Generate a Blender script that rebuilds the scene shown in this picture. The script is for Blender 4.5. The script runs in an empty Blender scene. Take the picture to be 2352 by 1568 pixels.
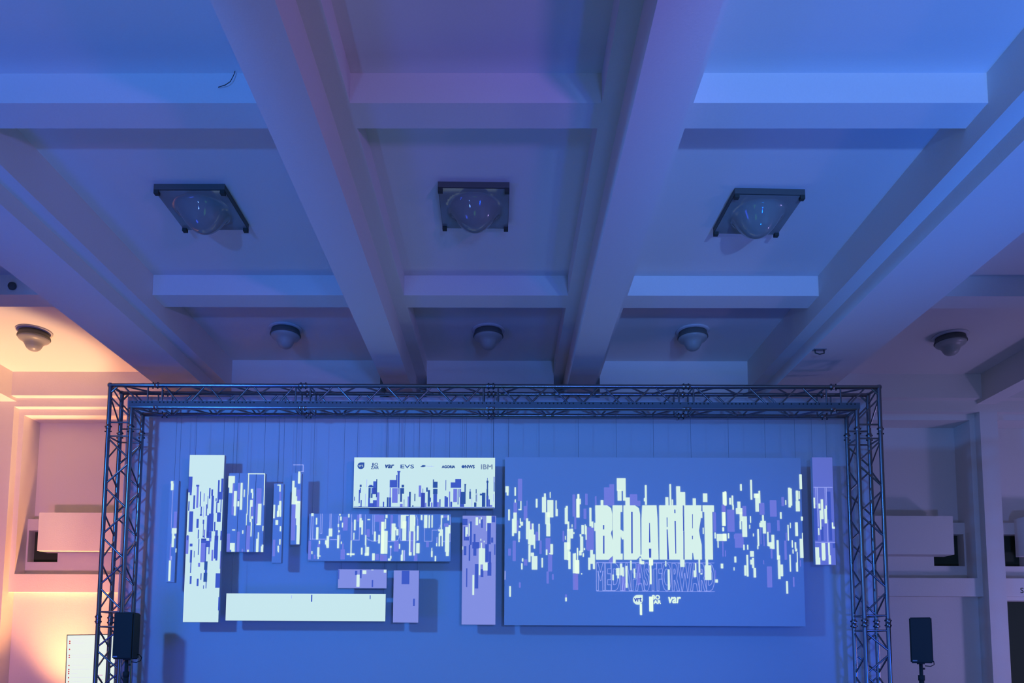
import bpy, bmesh, math, random
from mathutils import Vector, Matrix, Euler
PI = math.pi
R = math.radians
scene = bpy.context.scene
col = scene.collection

# ---------------------------------------------------------------- camera
cam_d = bpy.data.cameras.new('camera')
cam_d.sensor_width = 36.0
cam_d.lens = 26.25
cam_d.shift_x = 0.01196
cam_d.shift_y = 0.2406
cam_d.clip_start = 0.05
cam = bpy.data.objects.new('camera', cam_d)
col.objects.link(cam)
cam.matrix_world = (Matrix.Translation((0, 0, 1.6)) @ Matrix.Rotation(R(0.43), 4, 'Z')
                    @ Matrix.Rotation(R(95.0), 4, 'X') @ Matrix.Rotation(R(0.30), 4, 'Z'))
scene.camera = cam

# ---------------------------------------------------------------- world, exposure
scene.view_settings.view_transform = 'Standard'
scene.view_settings.look = 'None'
scene.view_settings.gamma = 1.0
scene.view_settings.exposure = 0.0
scene.view_settings.use_curve_mapping = False
w = bpy.data.worlds.new('world')
scene.world = w
w.use_nodes = True
w.node_tree.nodes['Background'].inputs[0].default_value = (0.50, 0.78, 1.0, 1)
w.node_tree.nodes['Background'].inputs[1].default_value = 0.20  # even bluish glow added to lift the blacks, enters by the open rear

# ---------------------------------------------------------------- event lights, with unseen fills added
def lamp(name, kind, loc, target, power, color, size=0.2, cone=60, blend=0.5, size_y=None):
    d = bpy.data.lights.new(name, kind)
    d.energy = power
    d.color = color
    if kind == 'SPOT':
        d.spot_size = R(cone); d.spot_blend = blend; d.shadow_soft_size = size
    elif kind == 'AREA':
        d.size = size
        if size_y: d.shape = 'RECTANGLE'; d.size_y = size_y
    else:
        d.shadow_soft_size = size
    o = bpy.data.objects.new(name, d)
    col.objects.link(o)
    o.location = loc
    v = Vector(target) - Vector(loc)
    o.rotation_euler = v.to_track_quat('-Z', 'Y').to_euler()
    return o
lamp('wash_light', 'SPOT', (-6.6, 0.5, 4.95), (0.2, 8.9, 3.1), 1740.0, (0.038, 0.250, 1.000), 0.32, 64, 0.6, None)
lamp('front_light', 'SPOT', (1.2, -2.0, 2.2), (0.4, 8.9, 3.3), 1150.0, (0.065, 0.217, 1.000), 0.4, 50, 1.0, None)
lamp('corner_wash', 'SPOT', (6.0, 3.0, 1.0), (3.2, 8.9, 1.6), 480.0, (0.000, 0.094, 1.000), 0.3, 50, 1.0, None)  # unseen wash added to deepen the blue at the backdrop's lower right
lamp('left_uplight', 'SPOT', (-3.0, 0.4, 0.5), (-2.7, 4.9, 5.6), 180.0, (0.100, 0.250, 1.000), 0.15, 60, 0.8, None)
lamp('right_uplight', 'SPOT', (3.4, 0.2, 0.5), (2.9, 4.4, 5.6), 450.0, (0.000, 0.040, 1.000), 0.15, 60, 0.8, None)
lamp('left_beam_light', 'SPOT', (-2.9, -2.6, 2.2), (-2.9, 4.84, 5.55), 1380.0, (0.038, 0.207, 1.000), 0.1, 26, 0.5, None)  # unseen spot added to brighten the left cross beam faces
lamp('right_beam_light', 'SPOT', (2.8, -2.6, 2.2), (2.7, 4.2, 5.75), 1725.0, (0.148, 0.348, 1.000), 0.1, 34, 0.6, None)  # unseen spot added to brighten the right cross beam faces
lamp('side_uplight', 'SPOT', (3.3, 3.9, 0.5), (3.9, 4.6, 5.3), 300.0, (0.000, 0.180, 1.000), 0.2, 75, 1.0, None)
lamp('fill_light', 'POINT', (0.0, 2.2, 0.5), (0, 0, 0), 18.0, (0.200, 1.000, 0.000), 0.6, 0, 0, None)  # added fill near the floor, stands for no particular lamp
lamp('fill_light', 'POINT', (-5.0, 4.6, 0.5), (0, 0, 0), 186.0, (0.032, 0.081, 1.000), 0.6, 0, 0, None)  # second added fill, left side
lamp('rose_light', 'SPOT', (2.6, 0.3, 3.2), (-1.3, 5.5, 5.2), 290.0, (0.466, 0.207, 1.000), 0.2, 50, 1.0, None)
lamp('far_rose_light', 'POINT', (9.0, 8.2, 1.4), (0, 0, 0), 104.0, (0.500, 0.385, 1.000), 0.2, 0, 0, None)
lamp('amber_light', 'SPOT', (-6.0, 10.2, 0.35), (-6.85, 9.45, 5.6), 1000.0, (1.000, 0.580, 0.300), 0.08, 36, 0.45, None)
lamp('amber_floor_light', 'SPOT', (-6.1, 10.1, 0.15), (-6.75, 10.55, 5.0), 1140.0, (1.000, 0.389, 0.126), 0.1, 62, 1.0, None)
lamp('amber_low_light', 'SPOT', (-5.25, 9.9, 2.2), (-6.6, 10.8, 0.5), 9.6, (1.000, 0.375, 0.125), 0.15, 100, 1.0, None)
lamp('aisle_fill', 'SPOT', (-6.4, 5.0, 0.8), (-6.6, 10.5, 3.0), 595.0, (1.000, 0.329, 0.447), 0.2, 60, 0.9, None)  # unseen wash added to brighten the left aisle wall faces
lamp('right_aisle_light', 'SPOT', (6.0, 4.0, 0.8), (6.2, 10.5, 3.0), 238.0, (0.176, 0.265, 1.000), 0.2, 60, 0.9, None)


# ---------------------------------------------------------------- materials
def mat(name, color, rough=0.6, metal=0.0, emit=None, estr=1.0, bump=0.0, bscale=60.0, var=0.0, spec=0.3):
    m = bpy.data.materials.new(name)
    m.use_nodes = True
    nt = m.node_tree
    b = nt.nodes['Principled BSDF']
    b.inputs['Base Color'].default_value = (*color, 1)
    b.inputs['Roughness'].default_value = rough
    b.inputs['Metallic'].default_value = metal
    b.inputs['Specular IOR Level'].default_value = spec
    if emit:
        b.inputs['Emission Color'].default_value = (*emit, 1)
        b.inputs['Emission Strength'].default_value = estr
    if bump or var:
        tc = nt.nodes.new('ShaderNodeTexCoord')
        n = nt.nodes.new('ShaderNodeTexNoise')
        n.inputs['Scale'].default_value = bscale
        n.inputs['Detail'].default_value = 4
        nt.links.new(tc.outputs['Object'], n.inputs['Vector'])
        if bump:
            bp = nt.nodes.new('ShaderNodeBump')
            bp.inputs['Strength'].default_value = bump
            bp.inputs['Distance'].default_value = 0.01
            nt.links.new(n.outputs['Fac'], bp.inputs['Height'])
            nt.links.new(bp.outputs['Normal'], b.inputs['Normal'])
        if var:
            mx = nt.nodes.new('ShaderNodeMixRGB')
            mx.inputs[1].default_value = (*[c * (1 - var) for c in color], 1)
            mx.inputs[2].default_value = (*[min(1, c * (1 + var)) for c in color], 1)
            nt.links.new(n.outputs['Fac'], mx.inputs[0])
            nt.links.new(mx.outputs[0], b.inputs['Base Color'])
    return m

M = {}
M['plaster'] = mat('plaster', (0.72, 0.71, 0.68), 0.85, bump=0.12, bscale=70, var=0.03, spec=0.1)
M['floor'] = mat('floor_boards', (0.18, 0.13, 0.10), 0.45, bump=0.1, bscale=12, var=0.2)
M['cloth'] = mat('stage_cloth', (0.70, 0.71, 0.74), 0.95, bump=0.25, bscale=180, var=0.04, spec=0.0)
M['alu'] = mat('aluminium', (0.28, 0.30, 0.31), 0.28, 1.0, bump=0.03, bscale=120)
M['alu_dull'] = mat('dull_aluminium', (0.35, 0.38, 0.42), 0.5, 0.8)
M['strip'] = mat('strip_cloth', (0.16, 0.19, 0.21), 0.9, spec=0.1)
M['dark'] = mat('dark_steel', (0.05, 0.06, 0.055), 0.5, 0.3)
M['black'] = mat('black_plastic', (0.05, 0.06, 0.05), 0.8, bump=0.1, bscale=200, spec=0.1)
M['void'] = mat('dark_cavity', (0.05, 0.07, 0.05), 0.9, spec=0.0)
M['wire'] = mat('steel_wire', (0.22, 0.24, 0.26), 0.5, 0.5)
M['board'] = mat('foam_board', (0.70, 0.72, 0.76), 0.9, spec=0.0)
M['board_cream'] = mat('lit_board_cream', (0.3, 0.32, 0.32), 0.9, emit=(0.58, 0.77, 0.62), estr=0.95, spec=0.0)  # lit boards: projector light put into the face colour as emission
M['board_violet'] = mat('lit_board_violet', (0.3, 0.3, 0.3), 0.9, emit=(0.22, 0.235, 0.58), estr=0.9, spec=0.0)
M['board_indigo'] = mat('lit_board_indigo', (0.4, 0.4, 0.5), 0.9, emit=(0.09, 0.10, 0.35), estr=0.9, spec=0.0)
M['w'] = mat('image_cream', (0.2, 0.2, 0.2), 0.9, emit=(0.66, 0.84, 0.68), estr=1.0, spec=0.0)  # image marks: projected light given as glowing colour
M['l'] = mat('image_line', (0.3, 0.3, 0.35), 0.9, emit=(0.36, 0.40, 0.80), estr=0.9, spec=0.0)
M['v'] = mat('image_violet', (0.3, 0.3, 0.4), 0.9, emit=(0.15, 0.155, 0.50), estr=0.85, spec=0.0)
M['b'] = mat('image_blue', (0.2, 0.2, 0.3), 0.9, emit=(0.04, 0.075, 0.40), estr=0.8, spec=0.0)
M['d'] = mat('image_dark_blue', (0.15, 0.15, 0.2), 0.9, emit=(0.02, 0.07, 0.28), estr=0.8, spec=0.0)
M['opal'] = mat('opal_glass', (0.36, 0.37, 0.34), 0.35, spec=0.4)
M['rim'] = mat('lamp_rim', (0.55, 0.55, 0.56), 0.5)
M['band'] = mat('lamp_band', (0.10, 0.11, 0.10), 0.6)
M['screen'] = mat('monitor_image', (0.2, 0.2, 0.2), 0.4, emit=(0.70, 0.84, 0.72), estr=1.0)
M['red'] = mat('red_dot', (0.4, 0.02, 0.02), 0.6, emit=(0.42, 0.02, 0.03), estr=0.8)
M['grey'] = mat('pale_text', (0.4, 0.4, 0.4), 0.6, emit=(0.62, 0.74, 0.74), estr=0.9)
M['rose'] = mat('red_text', (0.4, 0.4, 0.4), 0.6, emit=(0.62, 0.40, 0.48), estr=0.9)

def glass_mat():
    m = bpy.data.materials.new('smoked_glass')
    m.use_nodes = True
    nt = m.node_tree
    nt.nodes.clear()
    out = nt.nodes.new('ShaderNodeOutputMaterial')
    tr = nt.nodes.new('ShaderNodeBsdfTransparent'); tr.inputs[0].default_value = (0.6, 0.66, 0.64, 1)
    df = nt.nodes.new('ShaderNodeBsdfDiffuse'); df.inputs[0].default_value = (0.42, 0.47, 0.44, 1)
    gl = nt.nodes.new('ShaderNodeBsdfGlossy'); gl.inputs['Roughness'].default_value = 0.05
    gl.inputs[0].default_value = (0.9, 0.9, 0.9, 1)
    fr = nt.nodes.new('ShaderNodeFresnel'); fr.inputs[0].default_value = 1.45
    m0 = nt.nodes.new('ShaderNodeMixShader'); m0.inputs[0].default_value = 0.5
    mx = nt.nodes.new('ShaderNodeMixShader')
    nt.links.new(tr.outputs[0], m0.inputs[1]); nt.links.new(df.outputs[0], m0.inputs[2])
    nt.links.new(fr.outputs[0], mx.inputs[0])
    nt.links.new(m0.outputs[0], mx.inputs[1]); nt.links.new(gl.outputs[0], mx.inputs[2])
    nt.links.new(mx.outputs[0], out.inputs[0])
    return m
M['glass'] = glass_mat()

# ---------------------------------------------------------------- helpers
class MB:
    def __init__(s): s.v = []; s.f = []; s.m = []
    def box(s, x0, x1, y0, y1, z0, z1, mi=0):
        n = len(s.v)
        s.v += [(x, y, z) for z in (z0, z1) for y in (y0, y1) for x in (x0, x1)]
        for q in ((0, 2, 3, 1), (4, 5, 7, 6), (0, 1, 5, 4), (2, 6, 7, 3), (0, 4, 6, 2), (1, 3, 7, 5)):
            s.f.append(tuple(n + i for i in q)); s.m.append(mi)
        return s
    def quad(s, pts, mi=0):
        n = len(s.v); s.v += pts; s.f.append(tuple(range(n, n + len(pts)))); s.m.append(mi); return s
    def prism(s, prof, y0, y1, mi=0):           # closed x,z outline swept along y
        n = len(s.v); k = len(prof)
        s.v += [(x, y0, z) for x, z in prof] + [(x, y1, z) for x, z in prof]
        for i in range(k):
            j = (i + 1) % k
            s.f.append((n + i, n + j, n + k + j, n + k + i)); s.m.append(mi)
        s.f.append(tuple(n + i for i in reversed(range(k)))); s.m.append(mi)
        s.f.append(tuple(n + k + i for i in range(k))); s.m.append(mi)
        return s
    def tube(s, pts, r, seg=8, mi=0):
        pts = [Vector(p) for p in pts]
        n0 = len(s.v)
        up = None
        for i, p in enumerate(pts):
            d = (pts[min(i + 1, len(pts) - 1)] - pts[max(i - 1, 0)]).normalized()
            if up is None:
                up = d.orthogonal().normalized()
            else:
                up = (up - d * up.dot(d)).normalized()
            b = d.cross(up)
            for k in range(seg):
                a = 2 * PI * k / seg
                s.v.append(tuple(p + (up * math.cos(a) + b * math.sin(a)) * r))
        for i in range(len(pts) - 1):
            for k in range(seg):
                a = n0 + i * seg + k; b_ = n0 + i * seg + (k + 1) % seg
                s.f.append((a, b_, b_ + seg, a + seg)); s.m.append(mi)
        s.f.append(tuple(n0 + k for k in reversed(range(seg)))); s.m.append(mi)
        e = n0 + (len(pts) - 1) * seg
        s.f.append(tuple(e + k for k in range(seg))); s.m.append(mi)
        return s
    def lathe(s, prof, seg=40, mi=0, c=(0, 0, 0)):
        n = len(s.v)
        for r, z in prof:
            for k in range(seg):
                a = 2 * PI * k / seg
                s.v.append((c[0] + r * math.cos(a), c[1] + r * math.sin(a), c[2] + z))
        for i in range(len(prof) - 1):
            for k in range(seg):
                a = n + i * seg + k; b = n + i * seg + (k + 1) % seg
                s.f.append((a, b, b + seg, a + seg)); s.m.append(mi)
        s.f.append(tuple(n + k for k in reversed(range(seg)))); s.m.append(mi)
        e = n + (len(prof) - 1) * seg
        s.f.append(tuple(e + k for k in range(seg))); s.m.append(mi)
        return s
    def mesh(s, name, mats, smooth=False, recalc=True):
        me = bpy.data.meshes.new(name)
        me.from_pydata([tuple(map(float, p)) for p in s.v], [], s.f)
        for m in (mats if isinstance(mats, (list, tuple)) else [mats]):
            me.materials.append(m)
        me.polygons.foreach_set('material_index', s.m)
        if recalc:
            bm = bmesh.new(); bm.from_mesh(me)
            bmesh.ops.recalc_face_normals(bm, faces=bm.faces)
            bm.to_mesh(me); bm.free()
        if smooth:
            me.polygons.foreach_set('use_smooth', [True] * len(me.polygons))
        me.update()
        return me
    def build(s, name, mats, parent=None, smooth=False, recalc=True, loc=None):
        return link(name, s.mesh(name, mats, smooth, recalc), parent, loc)

def link(name, me, parent=None, loc=None, rot=None):
    o = bpy.data.objects.new(name, me)
    col.objects.link(o)
    if parent: o.parent = parent
    if loc is not None: o.location = loc
    if rot is not None: o.rotation_euler = rot
    return o
def tag(o, label=None, cat=None, group=None, kind=None):
    if label: o['label'] = label
    if cat: o['category'] = cat
    if group: o['group'] = group
    if kind: o['kind'] = kind
    return o
def thing(name, loc, label, cat, group=None, rot=(0, 0, 0)):
    o = bpy.data.objects.new(name, None)
    o.empty_display_size = 0.1
    col.objects.link(o)
    o.location = loc; o.rotation_euler = rot
    return tag(o, label, cat, group)
def dup(root, loc, label):
    r = root.copy(); col.objects.link(r); r.location = loc; r['label'] = label
    for ch in list(root.children):
        c = ch.copy(); col.objects.link(c); c.parent = r
        for g in list(ch.children):
            d = g.copy(); col.objects.link(d); d.parent = c
    return r
def text_polys(body, x0, z0, x1, z1, shear=0.0, offset=0.0):
    cu = bpy.data.curves.new('lettering', 'FONT')
    cu.body = body; cu.resolution_u = 3; cu.offset = offset
    if '\n' in body: cu.align_x = 'CENTER'; cu.space_line = 0.8
    ob = bpy.data.objects.new('lettering', cu)
    me = bpy.data.meshes.new_from_object(ob)
    vs = [v.co.copy() for v in me.vertices]
    fs = [tuple(p.vertices) for p in me.polygons]
    ec = {}
    for f in fs:
        for i in range(len(f)):
            k = tuple(sorted((f[i], f[(i + 1) % len(f)])))
            ec[k] = ec.get(k, 0) + 1
    border = [k for k, n in ec.items() if n == 1]
    bpy.data.objects.remove(ob); bpy.data.curves.remove(cu); bpy.data.meshes.remove(me)
    for v in vs: v.x += shear * v.y
    ax, bx = min(v.x for v in vs), max(v.x for v in vs)
    ay, by = min(v.y for v in vs), max(v.y for v in vs)
    P = [((x0 + (v.x - ax) / (bx - ax) * (x1 - x0)), (z0 + (v.y - ay) / (by - ay) * (z1 - z0))) for v in vs]
    return P, fs, border

# ---------------------------------------------------------------- the hall
CEIL = 5.60
floor = MB().box(-10, 10, -4, 12, -0.1, 0).build('floor', M['floor']); tag(floor, kind='structure')
ceiling = MB().box(-10, 10, -4, 12, CEIL, CEIL + 0.2).build('ceiling', M['plaster']); tag(ceiling, kind='structure')
def girder(prof, y0=-4, y1=10.5):
    g = MB().prism(prof, y0, y1).build('girder', M['plaster'], ceiling)
    return g
GB = 5.04
def gprof(xc0, xs0, xs1, xc1, step):       # ceiling line, step, bottom
    return [(xc0, CEIL), (xc0, step), (xs0, step), (xs0, GB), (xs1, GB), (xs1, step), (xc1, step), (xc1, CEIL)]
girder(gprof(-1.73, -1.58, -1.235, -1.09, 5.38))
girder(gprof(0.65, 0.79, 1.14, 1.28, 5.38))
girder(gprof(-4.69, -4.54, -3.92, -3.77, 5.20))
girder(gprof(3.30, 3.46, 4.21, 4.36, 5.20))
girder([(-7.40, CEIL), (-7.40, 5.20), (-7.10, 5.20), (-7.10, CEIL)])
girder([(6.76, CEIL), (6.76, 5.20), (7.03, 5.20), (7.03, CEIL)])
BAYS = [(-10, -7.4), (-7.10, -4.69), (-3.77, -1.73), (-1.09, 0.65), (1.28, 3.30), (4.36, 6.76), (7.03, 10)]
for y0, y1 in ((4.84, 5.09), (7.62, 7.90), (2.06, 2.32), (-0.72, -0.46)):
    for a, b in BAYS:
        MB().box(a, b, y0, y1, 5.38, CEIL).build('cross_beam', M['plaster'], ceiling)

wall = MB()
for a, b, z0, z1 in ((-10, -7.13, 0, CEIL), (-7.13, -4.5, 5.125, CEIL), (-4.5, 4.3, 0, CEIL), (4.3, 6.79, 5.09, CEIL),
                     (6.79, 7.04, 0, CEIL), (7.04, 9.5, 5.09, CEIL), (9.5, 10, 0, CEIL)):
    wall.box(a, b, 10.5, 11.4, z0, z1)
wb = wall.build('wall_back', M['plaster']); tag(wb, kind='structure')
for a, b in BAYS:
    if a in (-3.77, -1.09, 1.28):
        MB().box(a, b, 9.94, 10.5, 4.9, CEIL).build('header_beam', M['plaster'], wb)
    else:
        MB().box(a, b, 10.38, 10.5, 5.25, CEIL).build('header_beam', M['plaster'], wb)
def niche(xe, xo, door=False):
    # xe: the outer jamb where the hole sits, xo: the far jamb; s points into the niche
    s = 1 if xo > xe else -1
    top = 5.125 if xe < -5 else 5.09
    def bx(a, b, y0, y1, z0, z1, name=None):
        m = MB().box(min(a, b), max(a, b), y0, y1, z0, z1)
        return m.build(name, M['plaster'], wb) if name else m
    ring = MB()
    L, H_ = sorted((xe, xo))
    def add(a, b, y0, y1, z0, z1): ring.box(min(a, b), max(a, b), y0, y1, z0, z1)
    add(xe, xo, 10.62, 11.0, top - 0.09, top)
    add(xe, xe + s * 0.075, 10.62, 11.0, 2.44, top - 0.09)
    add(xo - s * 0.075, xo, 10.62, 11.0, 2.44, top - 0.09)
    add(xe + s * 0.075, xo - s * 0.075, 10.62, 11.0, 2.44, 2.70)
    ring.build('niche_frame', M['plaster'], wb)
    bx(xe + s * 0.075, xo - s * 0.075, 11.0, 11.1, 3.50, top, 'niche_back')
    par = MB()
    h0, h1 = xe + s * 0.10, xe + s * 0.545
    for a, b, z0, z1 in ((xe + s * 0.075, h0, 2.70, 3.54), (h0, h1, 3.37, 3.54), (h0, h1, 2.70, 2.90), (h1, xo - s * 0.075, 2.70, 3.54)):
        par.box(min(a, b), max(a, b), 10.85, 11.0, z0, z1)
    par.build('parapet', M['plaster'], wb)
    bx(xe + s * 0.395, xo - s * 0.4, 10.60, 10.85, 3.035, 3.59, 'projecting_block')
    MB().box(min(h0, h1) - 0.06, max(h0, h1) + 0.06, 11.0, 11.3, 2.85, 3.45).build('vent_opening', M['void'], wb)
    low = MB()
    if door:
        d0, d1 = xe + s * 0.07, xe + s * 1.5
        add2 = lambda a, b, z0, z1: low.box(min(a, b), max(a, b), 10.66, 11.0, z0, z1)
        add2(xe, d0, 0, 2.44); add2(d1, xo, 0, 2.44); add2(d0, d1, 2.385, 2.44)
    else:
        low.box(L, H_, 10.75, 11.0, 0, 2.44)
    low.build('lower_wall', M['plaster'], wb)
niche(-7.13, -4.5)
niche(6.79, 4.3)
niche(7.04, 9.5, door=True)
MB().box(7.12, 8.53, 10.9, 10.95, 0, 2.385).build('door_1', M['void'])
tag(bpy.data.objects['door_1'], kind='structure')
for nm, xx in (('wall_left', (-10.2, -10)), ('wall_right', (10, 10.2))):
    tag(MB().box(xx[0], xx[1], -4, 12, 0, CEIL).build(nm, M['plaster']), kind='structure')
# dark letter on the band over the door in the far right bay
P, fs, _ = text_polys('S', 7.315, 2.49, 7.36, 2.565)
m = MB()
for f in fs: m.quad([(P[i][0], 10.617, P[i][1]) for i in f])
tag(m.build('wall_letter', M['void'], recalc=False), 'dark letter S at the right photo edge above the dark doorway', 'letter')

# small fittings on the ceiling beams
tag(MB().tube([(-1.886, 4.82, 5.60), (-1.889, 4.815, 5.575), (-1.897, 4.81, 5.545), (-1.912, 4.81, 5.515), (-1.945, 4.81, 5.49), (-2.0, 4.825, 5.485)], 0.0025, 6)
    .build('ceiling_cable', M['dark'], smooth=True), 'thin dark curl of cable hanging on the bright blue beam face, upper left', 'cable')
t = thing('smoke_detector', (-5.27, 7.62, 5.47), 'small round detector on the blue beam face at the left photo edge', 'detector')
MB().lathe([(0.0, 0), (0.04, 0), (0.045, 0.01), (0.04, 0.025), (0.0, 0.028)], 20).build('housing', M['band'], t, True).rotation_euler = (PI / 2, 0, 0)
t = thing('ceiling_hook', (3.54, 8.2, GB), 'small metal hook plate under the broad beam at the right', 'hook')
MB().box(-0.07, 0.07, -0.03, 0.03, -0.008, 0).build('plate', M['alu_dull'], t)
MB().tube([(-0.05, 0, -0.005), (-0.05, 0, -0.04), (0.0, 0, -0.055), (0.05, 0, -0.045), (0.05, 0, -0.005)], 0.008, 6).build('hook_loop', M['dark'], t, True)

# ---------------------------------------------------------------- round aisle and stage lamps
def round_lamp(loc, label):
    t = thing('round_ceiling_lamp', loc, label, 'ceiling lamp', 'round ceiling lamps along the stage wall')
    MB().lathe([(0.0, 0), (0.20, 0), (0.205, -0.008), (0.20, -0.018), (0.17, -0.024), (0.0, -0.024)], 48).build('mounting_plate', M['rim'], t, True)
    MB().lathe([(0.0, -0.022), (0.168, -0.022), (0.172, -0.05), (0.185, -0.08), (0.186, -0.092), (0.178, -0.096), (0.0, -0.096)], 48).build('band', M['band'], t, True)
    MB().lathe([(0.0, -0.09), (0.176, -0.09), (0.176, -0.105), (0.165, -0.122), (0.14, -0.137), (0.118, -0.152), (0.104, -0.172), (0.092, -0.2),
                (0.075, -0.228), (0.052, -0.247), (0.025, -0.257), (0.0, -0.259)], 48).build('glass_shade', M['opal'], t, True)
    return t
rl = round_lamp((-2.74, 8.93, CEIL), 'round domed ceiling lamp above the left part of the truss')
dup(rl, (-0.225, 8.95, CEIL), 'round domed ceiling lamp above the middle of the truss')
dup(rl, (2.31, 8.97, CEIL), 'round domed ceiling lamp above the right part of the truss')
dup(rl, (-5.93, 9.02, CEIL), 'round domed ceiling lamp in the amber-lit left aisle')
dup(rl, (5.57, 9.10, CEIL), 'round domed ceiling lamp in the dark right aisle')

# ---------------------------------------------------------------- square glass lamps
def square_lamp(loc, rz, label):
    t = thing('square_ceiling_lamp', loc, label, 'ceiling lamp', 'square glass ceiling lamps')
    t.rotation_euler = (0, 0, rz)
    h = 0.305
    m = MB()
    m.box(-h, h, -h, h, -0.02, 0)
    m.box(-h, h, -h, -h + 0.02, -0.052, -0.02); m.box(-h, h, h - 0.02, h, -0.052, -0.02)
    m.box(-h, -h + 0.02, -h + 0.02, h - 0.02, -0.052, -0.02); m.box(h - 0.02, h, -h + 0.02, h - 0.02, -0.052, -0.02)
    m.build('housing', M['band'], t)
    # glass sheet pressed into a bowl at its centre
    n = 28; g = MB(); a = h - 0.004
    for i in range(n + 1):
        for j in range(n + 1):
            x = -a + 2 * a * i / n; y = -a + 2 * a * j / n
            r = math.hypot(x, y) / 0.235
            d = 0.0 if r >= 1 else 0.20 * (1 - r ** 2.3) ** 1.25
            g.v.append((x, y, -0.058 - d))
    for i in range(n):
        for j in range(n):
            k = i * (n + 1) + j
            g.f.append((k, k + 1, k + n + 2, k + n + 1)); g.m.append(0)
    g.build('glass_sheet', M['glass'], t, True)
    for sx in (-1, 1):
        for sy in (-1, 1):
            MB().box(sx * 0.285 - 0.02, sx * 0.285 + 0.02, sy * 0.285 - 0.02, sy * 0.285 + 0.02, -0.085, -0.05)\
                .build('corner_clip', M['black'], t)
    for sx in (-0.075, 0.075):
        b = MB().lathe([(0.0, -0.02), (0.016, -0.02), (0.018, -0.05), (0.03, -0.085), (0.031, -0.105), (0.02, -0.13), (0.0, -0.137)], 16, c=(sx, 0, 0))\
            .build('bulb', M['opal'], t, True)
    return t
sl = square_lamp((-2.73, 6.37, CEIL), 0.0, 'square glass ceiling lamp in the left coffer')
s2 = dup(sl, (-0.29, 6.34, CEIL), 'square glass ceiling lamp in the middle coffer'); s2.rotation_euler = (0, 0, 0.015)
s3 = dup(sl, (2.255, 6.43, CEIL), 'square glass ceiling lamp in the right coffer'); s3.rotation_euler = (0, 0, 0.03)

# ---------------------------------------------------------------- truss frame
tr = thing('truss_frame', (-0.16, 8.63, 0), 'aluminium lattice truss portal around the hanging screens', 'truss')
OX, OY = -0.16, 8.63
XL, XR, ZT, S = -4.65, 4.342, 4.712, 0.265
YF, YB = 8.50, 8.765
cyl8 = MB().lathe([(1, 0), (1, 1)], 10).mesh('tube_shape', M['alu'], True)
cyld = MB().lathe([(1, 0), (1, 1)], 6).mesh('brace_shape', M['alu'], True)
def rod(name, p, q, r, parent, me=None):
    p = Vector(p); q = Vector(q); d = q - p
    o = link(name, me or cyld, parent)
    o.location = p - Vector((OX, OY, 0))
    o.rotation_euler = d.to_track_quat('Z', 'Y').to_euler()
    o.scale = (r, r, d.length)
    return o
def section(kind, a0, a1, n, fixed, flip=0):
    """four chords along x or z from a0 to a1 with zigzag braces in all four faces"""
    sec = bpy.data.objects.new('truss_section', None); col.objects.link(sec); sec.parent = tr
    if kind == 'x':
        P = lambda a, u, v: (a, (YF, YB)[v], fixed - S * u)       # u: 0 upper 1 lower
    else:
        P = lambda a, u, v: (fixed + S * u, (YF, YB)[v], a)       # u: 0 left 1 right
    for u in (0, 1):
        for v in (0, 1):
            rod('chord', P(a0, u, v), P(a1, u, v), 0.0245, sec, cyl8)
            for e, sg in ((a0, 1), (a1, -1)):
                rod('coupler', P(e - sg * 0.004, u, v), P(e + sg * 0.05, u, v), 0.029, sec, cyl8)
    g = 0.085
    sgn = 1 if a1 > a0 else -1
    b0, b1 = a0 + sgn * g, a1 - sgn * g
    faces = [((0, 0), (1, 0)), ((0, 1), (1, 1)), ((0, 0), (0, 1)), ((1, 0), (1, 1))]
    for fi, (A, B) in enumerate(faces):
        for e in (b0, b1):
            rod('brace', P(e, *A), P(e, *B), 0.0105, sec)
        for k in range(n):
            s0 = b0 + (b1 - b0) * (k + 0.07) / n
            s1 = b0 + (b1 - b0) * (k + 0.93) / n
            x, y = (A, B) if (k + fi // 2 + flip) % 2 == 0 else (B, A)
            if fi == 1: x, y = y, x
            rod('brace', P(s0, *x), P(s1, *y), 0.0105, sec)
    return sec
JT = [XL + 0.53, -2.38, -0.18, 2.10, XR - 0.525]
for i, (n, fl) in enumerate(((6, 0), (7, 1), (7, 0), (5, 0))):
    section('x', JT[i], JT[i + 1], n, ZT, fl)
for fx, fl in ((XL, 0), (XR - S, 1)):
    section('z', ZT - 0.525, 1.965, 7, fx, fl)
    section('z', 1.965, 0.03, 7, fx, 1 - fl)
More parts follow.
